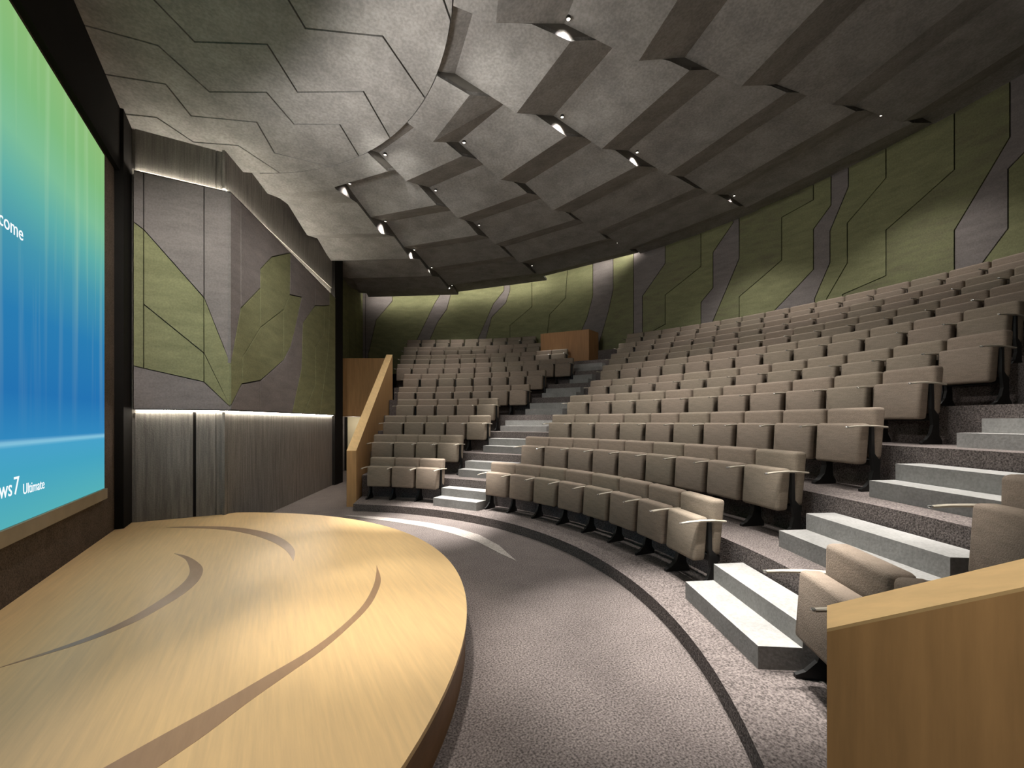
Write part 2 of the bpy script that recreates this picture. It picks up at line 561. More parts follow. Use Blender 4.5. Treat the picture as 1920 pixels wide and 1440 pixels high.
CRES = [
    crescent([(-1.28, 7.76), (-0.96, 7.65), (-0.49, 7.34), (-0.08, 6.83), (0.16, 6.26), (0.27, 5.66), (0.24, 5.18)],
             [(-1.28, 7.76), (-0.95, 7.54), (-0.54, 7.18), (-0.21, 6.71), (0.04, 6.16), (0.18, 5.67), (0.24, 5.18)]),
    crescent([(-0.95, 6.2), (-0.8, 5.99), (-0.66, 5.66), (-0.585, 5.37), (-0.58, 5.03), (-0.64, 4.73), (-0.74, 4.48), (-0.89, 4.21), (-1.12, 4.0), (-1.48, 3.85)],
             [(-0.95, 6.2), (-0.81, 5.89), (-0.735, 5.6), (-0.69, 5.31), (-0.70, 5.03), (-0.78, 4.71), (-0.94, 4.32), (-1.14, 4.07), (-1.48, 3.85)]),
    crescent([(1.0, 4.6), (0.95, 4.18), (0.85, 3.87), (0.71, 3.58), (0.5, 3.29), (0.3, 3.06), (0.1, 2.88), (-0.1, 2.70), (-0.3, 2.50), (-0.55, 2.32), (-1.0, 2.12), (-1.6, 2.02)],
             [(1.0, 4.6), (0.94, 4.34), (0.84, 4.01), (0.68, 3.65), (0.47, 3.35), (0.24, 3.11), (-0.01, 2.93), (-0.25, 2.76), (-0.47, 2.62), (-0.72, 2.46), (-1.05, 2.28), (-1.6, 2.02)]),
]
for p in CRES:
    child_world(obj('inlay', bm_prism(p, SZ - 0.01, SZ + 0.0015), INLAY), stage)

# ---------------------------------------------------------------- screen wall and screen
XW = -1.89
wall_screen = struct(obj('wall_screen', bm_box(-2.5, XW, -2.5, 8.6, 0, 7.4), SCREENWALL))
obj('trim_column', bm_box(XW - 0.05, XW + 0.10, 7.98, 8.45, 0.302, 7.2), DARK, wall_screen)
obj('recess_shade', bm_box(XW, XW + 0.06, -2.4, 8.0, 5.42, 7.2), DARK, wall_screen)  # dark board standing in for the shade of the recess above the screen
obj('ledge', bm_box(XW, XW + 0.05, 2.1, 7.49, 0.82, 0.955), FRAME_M, wall_screen)

scr = tag(empty('projection_screen', (XW, 4.845, 0.96)), 'glowing projection screen with green to blue gradient and white Welcome text', 'screen')


def screen_material():
    m = bpy.data.materials.new('screen_picture')
    m.use_nodes = True
    nt = m.node_tree
    N, L = nt.nodes, nt.links
    N.remove(N['Principled BSDF'])
    tc = N.new('ShaderNodeTexCoord')
    sx = N.new('ShaderNodeSeparateXYZ')
    L.new(tc.outputs['Object'], sx.inputs[0])
    mr = N.new('ShaderNodeMapRange')
    mr.inputs['From Min'].default_value = 0.96
    mr.inputs['From Max'].default_value = 5.33
    L.new(sx.outputs['Z'], mr.inputs['Value'])
    # the bands lean up towards the far side
    mu = N.new('ShaderNodeMath')
    mu.operation = 'MULTIPLY_ADD'
    mu.inputs[1].default_value = 0.03
    mu.inputs[2].default_value = -0.20
    L.new(sx.outputs['Y'], mu.inputs[0])
    ad = N.new('ShaderNodeMath')
    ad.operation = 'ADD'
    L.new(mr.outputs['Result'], ad.inputs[0])
    L.new(mu.outputs[0], ad.inputs[1])
    rp = N.new('ShaderNodeValToRGB')
    rp.color_ramp.interpolation = 'LINEAR'
    stops = [(0.0, (86, 178, 186)), (0.10, (70, 166, 196)), (0.150, (72, 164, 204)), (0.158, (142, 204, 228)), (0.166, (50, 138, 192)),
             (0.26, (36, 116, 180)), (0.42, (42, 126, 180)), (0.56, (70, 152, 176)), (0.66, (96, 176, 170)), (0.76, (126, 192, 154)), (0.88, (130, 190, 128)), (1.0, (142, 190, 120))]
    cr = rp.color_ramp
    while len(cr.elements) < len(stops):
        cr.elements.new(0.5)
    for e, (t, c) in zip(cr.elements, stops):
        e.position = t
        e.color = (*lin(c), 1)
    # keep the bright horizon level: use the unleaned height there
    L.new(mr.outputs['Result'], rp.inputs['Fac'])
    mp = N.new('ShaderNodeMapping')
    mp.inputs['Scale'].default_value = (1, 5.0, 0.16)
    L.new(tc.outputs['Object'], mp.inputs['Vector'])
    nz = N.new('ShaderNodeTexNoise')
    nz.inputs['Scale'].default_value = 1.0
    nz.inputs['Detail'].default_value = 4
    L.new(mp.outputs['Vector'], nz.inputs['Vector'])
    r2 = N.new('ShaderNodeMapRange')
    r2.inputs['From Min'].default_value = 0.48
    r2.inputs['From Max'].default_value = 0.75
    r2.inputs['To Max'].default_value = 0.38
    L.new(nz.outputs['Fac'], r2.inputs['Value'])
    up = N.new('ShaderNodeMapRange')
    up.inputs['From Min'].default_value = 0.16
    up.inputs['From Max'].default_value = 0.6
    L.new(mr.outputs['Result'], up.inputs['Value'])
    mm = N.new('ShaderNodeMath')
    mm.operation = 'MULTIPLY'
    L.new(r2.outputs['Result'], mm.inputs[0])
    L.new(up.outputs['Result'], mm.inputs[1])
    mx = N.new('ShaderNodeMix')
    mx.data_type = 'RGBA'
    L.new(mm.outputs[0], mx.inputs['Factor'])
    L.new(rp.outputs['Color'], mx.inputs['A'])
    mx.inputs['B'].default_value = (*lin((196, 228, 186)), 1)
    e = N.new('ShaderNodeEmission')
    e.inputs['Strength'].default_value = 0.74
    L.new(mx.outputs['Result'], e.inputs['Color'])
    L.new(e.outputs['Emission'], N['Material Output'].inputs['Surface'])
    return m


child_world(obj('picture', bm_box(XW, XW + 0.03, 2.24, 7.45, 0.96, 5.33), screen_material()), scr)
TXT = emission('screen_text', (0.92, 0.97, 1.0), 0.8)


def text(body, size, y, z, sx=1.0):
    cu = bpy.data.curves.new('lettering', 'FONT')
    cu.body = body
    cu.size = size
    cu.extrude = 0.001
    cu.resolution_u = 3
    o = bpy.data.objects.new('lettering_src', cu)
    COL.objects.link(o)
    bpy.context.view_layer.update()
    me = bpy.data.meshes.new_from_object(o.evaluated_get(bpy.context.evaluated_depsgraph_get()))
    bpy.data.objects.remove(o)
    M = Matrix(((0, 0, 1, XW + 0.0325), (sx, 0, 0, y), (0, 1, 0, z), (0, 0, 0, 1)))
    me.transform(M)
    me.materials.clear()
    me.materials.append(TXT)
    o = bpy.data.objects.new('lettering', me)
    COL.objects.link(o)
    return child_world(o, scr)


def text_right(body, size, y1, z, sx=1.0):
    o = text(body, size, 0, z, sx)
    w = max(v.co.y for v in o.data.vertices)
    for v in o.data.vertices:
        v.co.y += y1 - w
    return o


text_right('Welcome', 0.178, 5.33, 3.415)
text_right('Windows', 0.20, 5.145, 1.215, 0.92)
text_right('7', 0.22, 5.265, 1.215, 0.9)
text_right('Ultimate', 0.135, 5.735, 1.195, 0.88)

# ---------------------------------------------------------------- far side wall (pilaster face, then the long angled wall)
D2 = Vector((0.42490714, 0.90523694))
N2 = Vector((0.90523694, -0.42490714))          # into the room
P2 = Vector((-0.54, 8.24))
LOW = 0.13                                       # the upper panels stand proud of the wall by this much


def on2(s, z, dep):
    p = P2 + D2 * s + N2 * (dep - LOW)
    return (p.x, p.y, z)


def on1(s, z, dep):
    return (s, 8.28 - (dep - LOW), z)


e2 = P2 + D2 * 5.24 - N2 * LOW
c2 = (-0.57, 8.28 + LOW)
wall_side = struct(obj('wall_side', bm_prism([(XW - 0.1, 8.28 + LOW), c2, (e2.x, e2.y), (e2.x - 1.2, e2.y + 0.6), (XW - 0.1, e2.y + 0.6)], 0, 7.4), LOWER))
def top2(s):
    return 5.60 - 0.044 * s


FACE1 = {k: [(s, 5.60 if z > 5.5 else 2.02 if z < 2.06 else z) for s, z in p] for k, p in FACE1.items()}
WALL2 = {k: [(s, top2(s) if abs(z - top2(s)) < 0.1 else 2.02 if z < 2.06 else z) for s, z in p] for k, p in WALL2.items()}
for k, p in FACE1.items():
    slab('wall_panel', p, on1, LOW, 0.007, W_GREEN if 'grn' in k else W_GREY, wall_side)
for k, p in WALL2.items():
    slab('wall_panel', p, on2, LOW, 0.012, W_GREEN if 'grn' in k else W_GREY, wall_side)
# lower boarding: flush hidden door with a tall dark pull slot
for x0, x1 in ((-1.75, -1.045), (-1.005, -0.745), (-0.735, -0.575)):
    slab('lower_panel', [(x0, 0.30), (x1, 0.30), (x1, 1.985), (x0, 1.985)], on1, 0.03, 0.002, LOWER, wall_side)
slab('pull_slot', [(-1.045, 0.30), (-1.005, 0.30), (-1.005, 1.985), (-1.045, 1.985)], on1, 0.004, 0.0, DARK, wall_side)
slab('lower_panel', [(0.03, 0.0), (5.22, 0.0), (5.22, 1.985), (0.03, 1.985)], on2, 0.03, 0.002, LOWER, wall_side)
# frieze above the panels
for x0, x1 in ((-1.75, -0.745), (-0.735, -0.575)):
    slab('frieze_panel', [(x0, 5.66), (x1, 5.66), (x1, 7.3), (x0, 7.3)], on1, 0.03, 0.002, LOWER, wall_side)
slab('frieze_panel', [(0.03, 5.66), (5.22, 5.66), (5.22, 7.3), (0.03, 7.3)], on2, 0.03, 0.002, LOWER, wall_side)


def strip(fn, s0, s1, z0, z1, dz):
    """LED tape lying on (or under) the edge of the proud panels"""
    bm = bmesh.new()
    vs = []
    for s, z in ((s0, z0), (s1, z1)):
        for dd in (0.034, 0.060):
            for zz in (z, z + dz):
                vs.append(bm.verts.new(fn(s, zz, dd)))
    for q in ((0, 1, 3, 2), (4, 6, 7, 5), (0, 4, 5, 1), (2, 3, 7, 6), (0, 2, 6, 4), (1, 5, 7, 3)):
        bm.faces.new([vs[i] for i in q])
    return obj('light_strip', bm, LED, wall_side)


def cap(fn, s0, s1, z0, z1, dz):
    """thin closing board along the panel edge that carries the LED tape"""
    bm = bmesh.new()
    vs = []
    for s, z in ((s0, z0), (s1, z1)):
        for dd in (-0.005, LOW - 0.002):
            for zz in (z, z + dz):
                vs.append(bm.verts.new(fn(s, zz, dd)))
    for q in ((0, 1, 3, 2), (4, 6, 7, 5), (0, 4, 5, 1), (2, 3, 7, 6), (0, 2, 6, 4), (1, 5, 7, 3)):
        bm.faces.new([vs[i] for i in q])
    return obj('edge_board', bm, W_GREY, wall_side)


for fn, s0, s1, za, zb_, sg in ((on1, -1.745, -0.57, 5.60, 5.60, 1), (on2, 0.02, 5.22, top2(0.02), top2(5.22), 1), (on1, -1.745, -0.57, 2.02, 2.02, -1), (on2, 0.02, 5.22, 2.02, 2.02, -1)):
    cap(fn, s0, s1, za, zb_, 0.010 * sg)
    strip(fn, s0 + 0.01, s1 - 0.03, za + 0.012 * sg, zb_ + 0.012 * sg, 0.008 * sg)

obj('trim_pillar', bm_prism([(1.66, 12.99), (1.95, 13.53), (1.0, 14.1), (0.7, 13.4)], 0, 7.3), DARK, wall_side)

# wall beyond the side entrance
q0, q1 = Vector((1.15, 13.9)), Vector((3.55, 19.01))
dq = (q1 - q0).normalized()
nq = Vector((dq.y, -dq.x))
wall_corner = struct(obj('wall_corner', bm_prism([tuple(q0), tuple(q1), tuple(q1 - nq * 0.4), tuple(q0 - nq * 0.4)], 0, 8.4), W_GREY))


def onq(s, z, dep):
    p = q0 + dq * s + nq * dep
    return (p.x, p.y, z)


for s0, s1, m in ((0.2, 2.4, W_GREY), (2.4, 3.4, W_GREEN), (3.4, 4.4, W_OLIVE), (4.4, 5.5, W_GREEN)):
    slab('wall_panel', [(s0, 2.0), (s1, 2.0), (s1 + 0.15, 5.0), (s1, 8.3), (s0, 8.3), (s0 + 0.15, 5.0)], onq, 0.03, 0.008, m, wall_corner)

# corridor end with the pale lit door
dl = Vector((0.8645, -0.503))
e0 = Vector((2.05, 17.0))
wall_corridor = struct(obj('wall_corridor', bm_prism([tuple(e0 - dl * 0.6), tuple(e0 + dl * 1.9), tuple(e0 + dl * 1.9 + Vector((0.1, 0.2))), tuple(e0 - dl * 0.6 + Vector((0.1, 0.2)))], 0, 2.6), PALE))
door_1 = struct(obj('door_1', bm_prism([tuple(e0 + dl * 0.62 - Vector((0.02, 0.03))), tuple(e0 + dl * 1.6 - Vector((0.02, 0.03))), tuple(e0 + dl * 1.6), tuple(e0 + dl * 0.62)], 0, 2.3), CREAM))
obj('jamb', bm_prism([tuple(e0 + dl * 0.52 - Vector((0.03, 0.05))), tuple(e0 + dl * 0.62 - Vector((0.03, 0.05))), tuple(e0 + dl * 0.62), tuple(e0 + dl * 0.52)], 0, 2.35), DARK, door_1)
obj('handle', bm_prism([tuple(e0 + dl * 0.72 - Vector((0.05, 0.08))), tuple(e0 + dl * 0.86 - Vector((0.05, 0.08))), tuple(e0 + dl * 0.86 - Vector((0.02, 0.03))), tuple(e0 + dl * 0.72 - Vector((0.02, 0.03)))], 1.02, 1.05), CHROME, door_1)
ld = bpy.data.lights.new('corridor_and_fill_lamp', 'POINT')
ld.energy = 20
ld.color = (1.0, 0.95, 0.84)
ld.shadow_soft_size = 0.1
lo = bpy.data.objects.new('corridor_and_fill_lamp', ld)
COL.objects.link(lo)
lo.location = (2.6, 15.6, 1.8)
near_fill_data = ld.copy()
near_fill_data.energy = 75  # added unseen fill behind the camera, brightens the near balustrade side
near_fill = bpy.data.objects.new('corridor_and_fill_lamp', near_fill_data)
COL.objects.link(near_fill)
near_fill.location = (0.9, -1.4, 2.5)

g0 = Vector((1.98, 15.05))
gp = [tuple(g0), tuple(g0 + dl * 1.6), tuple(g0 + dl * 1.6 + Vector((0.075, 0.13))), tuple(g0 + Vector((0.075, 0.13)))]
parapet = obj('gallery_parapet', bm_prism(gp, 2.0, 3.95), OAK)
tag(parapet, 'brown wooden parapet panel bridging the side corridor behind the sloping balustrade', 'parapet')
struct(obj('floor_gallery', bm_prism([tuple(g0 + Vector((0.08, 0.14))), tuple(g0 + dl * 1.6 + Vector((0.08, 0.14))), (4.9, 18.2), (3.4, 18.7), (2.0, 15.8)], 2.0, 2.15), CARPET))

# ---------------------------------------------------------------- sloping wooden balustrades
def balustrade(p0, d, side, length, label):
    t = tag(empty('balustrade', (p0.x, p0.y, 0)), label, 'balustrade', 'sloping wooden balustrades')
    n = side * 0.2
    zt = lambda s: 1.21 + 0.563 * s
    a, b = p0, p0 + d * length

    def ring_pts(inset_):
        return [a + n * inset_, b + n * inset_, b + n * (1 - inset_), a + n * (1 - inset_)]
    for nm, z0, dz, m in (('panel', None, -0.010, OAK), ('top_cap', -0.010, 0.0, OAK_TOP)):
        bm = bmesh.new()
        pts = ring_pts(0.0)
        ss = (0, length, length, 0)
        lo_ = [bm.verts.new((p.x, p.y, 0.0 if z0 is None else zt(s) + z0)) for p, s in zip(pts, ss)]
        hi_ = [bm.verts.new((p.x, p.y, zt(s) + dz)) for p, s in zip(pts, ss)]
        for i in range(4):
            bm.faces.new((lo_[i], lo_[(i + 1) % 4], hi_[(i + 1) % 4], hi_[i]))
        bm.faces.new(lo_)
        bm.faces.new(hi_)
        child_world(obj(nm, bm, m), t)
    return t


balustrade(FAR0, FARD, Vector((-0.922, 0.387)), 5.1, 'sloping oak balustrade wall beside the side corridor, its square end facing the stage')
balustrade(NEAR0, NEARD, Vector((-0.922, -0.387)), 2.6, 'sloping oak balustrade wall close beside the lowest aisle steps and front row seat')

# ---------------------------------------------------------------- back walls
RW, RL = 14.2, 15.0


def rad_back(deg):
    return RW


def rad_far(deg):
    """the far part of the back wall drifts outwards from the corner to make room for the tenth row"""
    t = min(1.0, max(0.0, (deg - 24.5) / 13.0))
    return RW + (RL - RW) * t


def arc_wall(name, rf, a0, a1, z1, m):
    n = 48
    aa = [a0 + (a1 - a0) * i / n for i in range(n + 1)]
    pts = [pol(rf(d) + 0.03, d) for d in aa] + [pol(rf(d) + 0.4, d) for d in aa[::-1]]
    return struct(obj(name, bm_prism(pts, 0, z1), m))


def oncyl(rf, rr):
    def fn(s, z, dep):
        d = math.degrees(s / rr)
        x, y = pol(rf(d) - dep + 0.03, d)
        return (x, y, z)
    return fn


wall_back = arc_wall('wall_back', rad_back, -44, 24.5, 9.2, DARK)
wall_back_far = arc_wall('wall_far', rad_far, 24.5, 71.5, 9.2, DARK)


def strips(lines, rf, rr, mats, parent):
    fn = oncyl(rf, rr)
    for i in range(len(lines) - 1):
        a, b = lines[i], lines[i + 1]

        def full(p):
            return [(p[0][0], 3.9)] + list(p) + [(p[-1][0], 9.0)]
        poly = full(a) + full(b)[::-1]
        slab('wall_panel', [(R(t) * rr, z) for t, z in poly], fn, 0.045, 0.011, mats[i], parent, 0.5)


G, O, Y = W_GREEN, W_OLIVE, W_GREY
strips(BACK + [[(-20, 3.95), (-20, 8.9)], [(-30, 3.95), (-30, 8.9)], [(-43, 3.95), (-43, 8.9)]], rad_back, RW, [Y, O, G, Y, O, G, Y, G, G, O, Y, G, Y, G, Y], wall_back)
strips([[(71.2, 3.95), (71.2, 8.9)]] + BACKL, rad_far, RL, [Y, Y, G, Y, G, Y, G, G, G, Y, O], wall_back_far)
# near walls of the room, out of the picture
struct(obj('wall_near', bm_box(-2.5, 16, -2.9, -2.5, 0, 9.2), LOWER))

# ---------------------------------------------------------------- ceiling
ceiling = struct(obj('ceiling', bm_prism([(-2.5, -2.9), (16, -2.9), (16, 21), (-2.5, 21)], 9.1, 9.3), DARK))
BOUND = [-51.5, -36.5, -21.5, -6.5, 8.5, 23.5, 38.5, 53.5, 68.5, 83.5, 98.5]
KIND = ['A', 'B', 'A', 'B', 'A', 'B', 'A', 'C', 'B', 'A']


def ceil_pt(r, deg, dz):
    x, y = pol(r, deg)
    return (x, y, tilt(y) + dz)


for si, kind in enumerate(KIND):
    a0, a1 = BOUND[si], BOUND[si + 1]
    p0, p1 = prof_pts(kind, a0), prof_pts(kind, a1)
    rmax = 14.0 if 20 < a0 < 30 else 14.5 if a0 > 30 else 14.35
    for j in range(len(p0) - 1):
        if p0[j][0] >= rmax:
            continue
        n = 10 if j == 0 else 1
        lower = []
        for i in range(n + 1):
            t = i / n
            d = a0 + (a1 - a0) * t
            if j == 0:
                lower.append(ceil_pt(ring(d), d, p0[0][1]))
            else:
                lower.append(ceil_pt(p0[j][0] + (p1[j][0] - p0[j][0]) * t, d, p0[j][1]))
        f = 1.0
        if p0[j + 1][0] > rmax:
            f = (rmax - p0[j][0]) / (p0[j + 1][0] - p0[j][0])
        zz = p0[j][1] + (p0[j + 1][1] - p0[j][1]) * f
        upper = [ceil_pt(p0[j][0] + (p0[j + 1][0] - p0[j][0]) * f, a0, zz), ceil_pt(p1[j][0] + (p1[j + 1][0] - p1[j][0]) * f, a1, zz)]
        loop = lower + upper[::-1]
        bm = bmesh.new()
        lo_ = [bm.verts.new(p) for p in loop]
        hi_ = [bm.verts.new((p[0], p[1], p[2] + 0.05)) for p in loop]
        m_ = len(loop)
        for i in range(m_):
            bm.faces.new((lo_[i], lo_[(i + 1) % m_], hi_[(i + 1) % m_], hi_[i]))
        fl = bm.faces.new(lo_)
        fh = bm.faces.new(hi_)
        bm.normal_update()
        bmesh.ops.triangulate(bm, faces=[fl, fh])
        obj('ceiling_panel', bm, CONCRETE, ceiling)

# upright faces between neighbouring sectors, and the lamps that sit in the recesses
lamp_spots = []
for si in range(1, len(KIND)):
    ka, kb = KIND[si - 1], KIND[si]
    deg = BOUND[si]
    rmax = 14.0 if 20 < deg < 30 else 14.5 if deg > 20 else 14.3
    rs = sorted({round(r, 4) for r, _ in prof_pts(ka, deg)} | {round(r, 4) for r, _ in prof_pts(kb, deg)})
    rs = [r for r in rs if r < rmax] + [rmax]
    dense = []
    for a, b in zip(rs, rs[1:]):
        n = 6
        dense += [a + (b - a) * i / n for i in range(n)]
    dense.append(rs[-1])
    diff = [(r, prof_z(ka, deg, r), prof_z(kb, deg, r)) for r in dense]
    bm = bmesh.new()
    for (ra, u0, v0), (rb, u1, v1) in zip(diff, diff[1:]):
        if abs(u0 - v0) < 0.004 and abs(u1 - v1) < 0.004:
            continue
        q = [ceil_pt(ra, deg, min(u0, v0)), ceil_pt(rb, deg, min(u1, v1)), ceil_pt(rb, deg, max(u1, v1) + 0.05), ceil_pt(ra, deg, max(u0, v0) + 0.05)]
        bm.faces.new([bm.verts.new(p) for p in q])
    bmesh.ops.remove_doubles(bm, verts=bm.verts, dist=0.001)
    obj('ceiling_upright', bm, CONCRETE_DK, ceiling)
    # recess intervals
    run = []
    for r, u, v in diff + [(99, 0, 0)]:
        s = 0 if abs(u - v) < 0.10 else (1 if u > v else -1)
        if run and (s == 0 or s != run[0][1]):
            rr = [q[0] for q in run]
            if rr[-1] - rr[0] > 0.3 and rr[0] > 3.9:
                lamp_spots.append((deg, rr[0], rr[-1], run[0][1], ka if run[0][1] > 0 else kb))
            run = []
        if s:
            run.append((r, s))

# flat ceiling inside the ring, cut by zigzag joints
LINES = [
    [(-2.3, 9.6), (1.6, 9.6)],
    [(-2.3, 8.24), (-1.77, 8.08), (-1.42, 7.96), (-1.03, 8.32), (-0.42, 8.09), (0.16, 8.53), (0.9, 9.2)],
    [(-2.3, 7.46), (-1.82, 7.37), (-1.19, 7.2), (-0.98, 7.7), (-0.15, 7.4), (0.09, 8.02), (0.86, 7.97), (1.6, 8.3)],
    [(-2.3, 6.73), (-1.81, 6.65), (-1.16, 6.57), (-0.7, 7.08), (-0.02, 6.73), (0.34, 7.19), (0.95, 6.88), (1.29, 7.4), (1.9, 8.3)],
    [(-2.3, 5.3), (-1.6, 5.15), (-1.08, 5.94), (-0.77, 6.31), (-0.01, 5.94), (0.35, 6.53), (1.15, 6.1), (1.61, 6.7), (2.3, 7.6)],
    [(-2.3, 4.9), (-1.4, 4.4), (-0.75, 5.15), (-0.1, 4.85), (0.38, 5.51), (1.2, 5.18), (1.86, 5.74), (2.4, 6.2)],
    [(-2.3, 4.0), (-1.2, 3.5), (-0.55, 4.2), (0.2, 3.9), (0.7, 4.45), (1.38, 4.09), (1.84, 4.6), (2.3, 5.2)],
    [(-2.3, 2.7), (-1.0, 2.4), (-0.3, 3.0), (0.5, 2.6), (1.1, 3.2), (1.7, 2.9), (2.4, 3.6)],
    [(-2.3, 0.5), (2.4, 0.5)],
]
ring_poly = [pol(ring(d) - 0.004, d) for d in range(-90, 125, 3)]
ring_poly = [p for p in ring_poly if p[0] > -1.93] + [(-1.95, ring_poly[-1][1]), (-1.95, pol(ring(-90), -90)[1])]
for a, b in zip(LINES, LINES[1:]):
    p = clip(list(b) + list(a)[::-1], ring_poly)
    if len(p) < 3:
        continue
    p = inset(p, 0.011)
    obj('ceiling_panel', bm_prism(p, lambda x, y: tilt(y), lambda x, y: tilt(y) + 0.05), CONCRETE, ceiling)
obj('ceiling_backing', bm_prism(ring_poly, lambda x, y: tilt(y) + 0.09, lambda x, y: tilt(y) + 0.12), DARK, ceiling)

# cove light between the ceiling edge and the far back wall
for si, kind in enumerate(KIND):
    a0, a1 = BOUND[si], BOUND[si + 1]
    if a0 < 20 or a0 > 60:
        continue
    bm = bmesh.new()
    q = []
    for d in (a0 + 0.4, a1 - 0.4):
        for r in ((13.90, 13.96) if a0 < 30 else (14.40, 14.46)):
            for dz in (0.07, 0.13):
                q.append(bm.verts.new(ceil_pt(r, d, prof_z(kind, d, r) + dz)))
    for f in ((0, 1, 3, 2), (4, 6, 7, 5), (0, 4, 5, 1), (2, 3, 7, 6), (0, 2, 6, 4), (1, 5, 7, 3)):
        bm.faces.new([q[i] for i in f])
    obj('light_strip', bm, LED_SOFT, ceiling)

# ---------------------------------------------------------------- ceiling spotlights in the recesses
ORD = ['first', 'second', 'third', 'fourth', 'fifth', 'sixth', 'seventh', 'eighth', 'ninth', 'tenth', 'eleventh', 'twelfth', 'thirteenth', 'fourteenth', 'fifteenth', 'sixteenth', 'seventeenth', 'eighteenth']


def lathe_bm(prof, n=14):
    bm = bmesh.new()
    rings = []
    for r, z in prof:
        rings.append([bm.verts.new((r * math.cos(2 * PI * i / n), r * math.sin(2 * PI * i / n), z)) for i in range(n)])
    for a, b in zip(rings, rings[1:]):
        for i in range(n):
            bm.faces.new((a[i], a[(i + 1) % n], b[(i + 1) % n], b[i]))
    bm.faces.new(rings[0][::-1])
    bm.faces.new(rings[-1])
    return bm


spot_src = None
line_no = {}
for deg, ra, rb, sgn, kind in lamp_spots:
    if deg < -40 or deg > 60:
        continue
    r = ra + (rb - ra) * 0.42
    off = math.degrees(0.095 / r) * (-1 if sgn > 0 else 1)
    d = deg + off
    p = ceil_pt(r, d, prof_z(kind, d, r))
    if spot_src is None:
        spot_src = empty('ceiling_spotlight', p)
        obj('housing', lathe_bm([(0.01, 0.0), (0.030, 0.0), (0.030, -0.03), (0.026, -0.034), (0.026, -0.026), (0.01, -0.024)]), HOUSING, spot_src)
        obj('lens', lathe_bm([(0.024, -0.028), (0.024, -0.030), (0.010, -0.033)]), LENS, spot_src)
        t = spot_src
    else:
        t = spot_src.copy()
        COL.objects.link(t)
        t.location = p
        for ch in list(spot_src.children):
            cc = ch.copy()
            COL.objects.link(cc)
            cc.parent = t
    line_no[deg] = line_no.get(deg, 0) + 1
    place = {53.5: 'over the oak balustrade', 38.5: 'over the corridor side seats', 23.5: 'over the booth aisle', 8.5: 'over the booth half of the middle block',
             -6.5: 'over the screen facing middle block', -21.5: 'over the steps by the close balustrade', -36.5: 'over the seats behind the close balustrade'}[deg]
    tag(t, 'recessed ceiling spotlight %s, %s from the round ceiling' % (place, ORD[line_no[deg] - 1]), 'spotlight', 'ceiling recess spotlights')
    aim = pol(r + 0.3, deg)
    cone = 104
    if deg in (23.5, 38.5, -21.5, -36.5):
        # these lamps stand over the edges of the two aisles and light the steps
        aim = pol(r + 0.15, 30 if deg > 0 else -29)
        w = W_AISLE * (1.0 if r < 8.3 else 0.22)
        cone = 27
    else:
        w = W_HOUSE * (0.35 if r < 5.6 else 0.75 if r < 7 else 1.0) * (0.5 if deg > 50 else 1.0)
    spot('recess_lamp', (p[0], p[1], p[2] - 0.045), (aim[0], aim[1], 0), w, cone, 0.75, NEUT, 0.05)

# ---------------------------------------------------------------- aisle stairs
MID_FAR = [24.6, 23.0, 22.4, 22.9, 22.4, 22.9, 23.7, 24.3, 24.6]
MID_NEAR = [-22.0, -21.9, -22.0, -21.1, -21.3]
FAR_END = [35.9, 36.8, 34.9, 36.4, 33.1, 32.5, 29.8, 32.4, 38.2, 40.2]
NEAR_START = [-35.8, -36.6, -33.6, -33.0]


def step_bm(r0, r1, a0, a1, z0, z1):
    bm = bm_prism([pol(r0, a0), pol(r0 / math.cos(R((a1 - a0) / 2)) * math.cos(R((a1 - a0) / 2)), a1), pol(r1, a1), pol(r1, a0)], z0, z1)
    return bm


for a0, a1, lab in ((24.2, 36.2, 'flight of pale concrete aisle steps climbing towards the wooden booth'),
                    (-35.2, -23.3, 'flight of pale concrete aisle steps rising beside the close oak balustrade')):
    x, y = pol(5.57, (a0 + a1) / 2)
    t = tag(empty('aisle_stairs', (x, y, tier_z(1))), lab, 'stairs', 'aisle stairs')
    for k in range(1, 9):
        re = tier_r(k + 1)
        sh = (a1 - a0) * 0.5 * (1 - 5.85 / (re - 0.3)) * 0.75
        b0, b1 = a0 + sh, a1 - sh
        if a0 < 0:
            b0, b1 = a0 + sh * 0.4, a1 - sh * 0.6
            if k <= 4:
                b0 = max(b0, NEAR_START[k - 1] + 0.25)
        else:
            b0, b1 = max(b0, MID_FAR[k - 1] + 0.25), min(b1, FAR_END[k - 1] - 0.25)
        z = tier_z(k)
        hgt = (tier_z(k + 1) - z) / 3
        child_world(obj('step', step_bm(re - 0.60, re - 0.312, b0, b1, z, z + hgt), STEP_M), t)
        child_world(obj('step', step_bm(re - 0.31, re - 0.004, b0, b1, z, z + 2 * hgt), STEP_M), t)

# ---------------------------------------------------------------- wooden booth at the head of the far aisle
zb = tier_z(9)
bo = tag(empty('booth', (*pol(13.3, 33), zb)), 'plain wooden booth box at the head of the aisle steps', 'booth')
pb = [pol(13.02, 37.6), pol(13.02, 29.6), pol(13.75, 29.2), pol(13.75, 37.9)]
child_world(obj('front_panel', bm_prism([pb[0], pb[1], pol(13.08, 29.6), pol(13.08, 37.6)], zb, zb + 1.12), BOOTH_M), bo)
child_world(obj('side_panel', bm_prism([pol(13.08, 29.6), pol(13.75, 29.2), pol(13.75, 29.5), pol(13.08, 29.9)], zb, zb + 1.12), BOOTH_M), bo)
child_world(obj('side_panel', bm_prism([pol(13.08, 37.3), pol(13.75, 37.6), pol(13.75, 37.9), pol(13.08, 37.6)], zb, zb + 1.12), BOOTH_M), bo)
child_world(obj('counter', bm_prism([pol(13.06, 37.5), pol(13.06, 29.7), pol(13.4, 29.6), pol(13.4, 37.5)], zb + 0.98, zb + 1.02), OAK_TOP), bo)

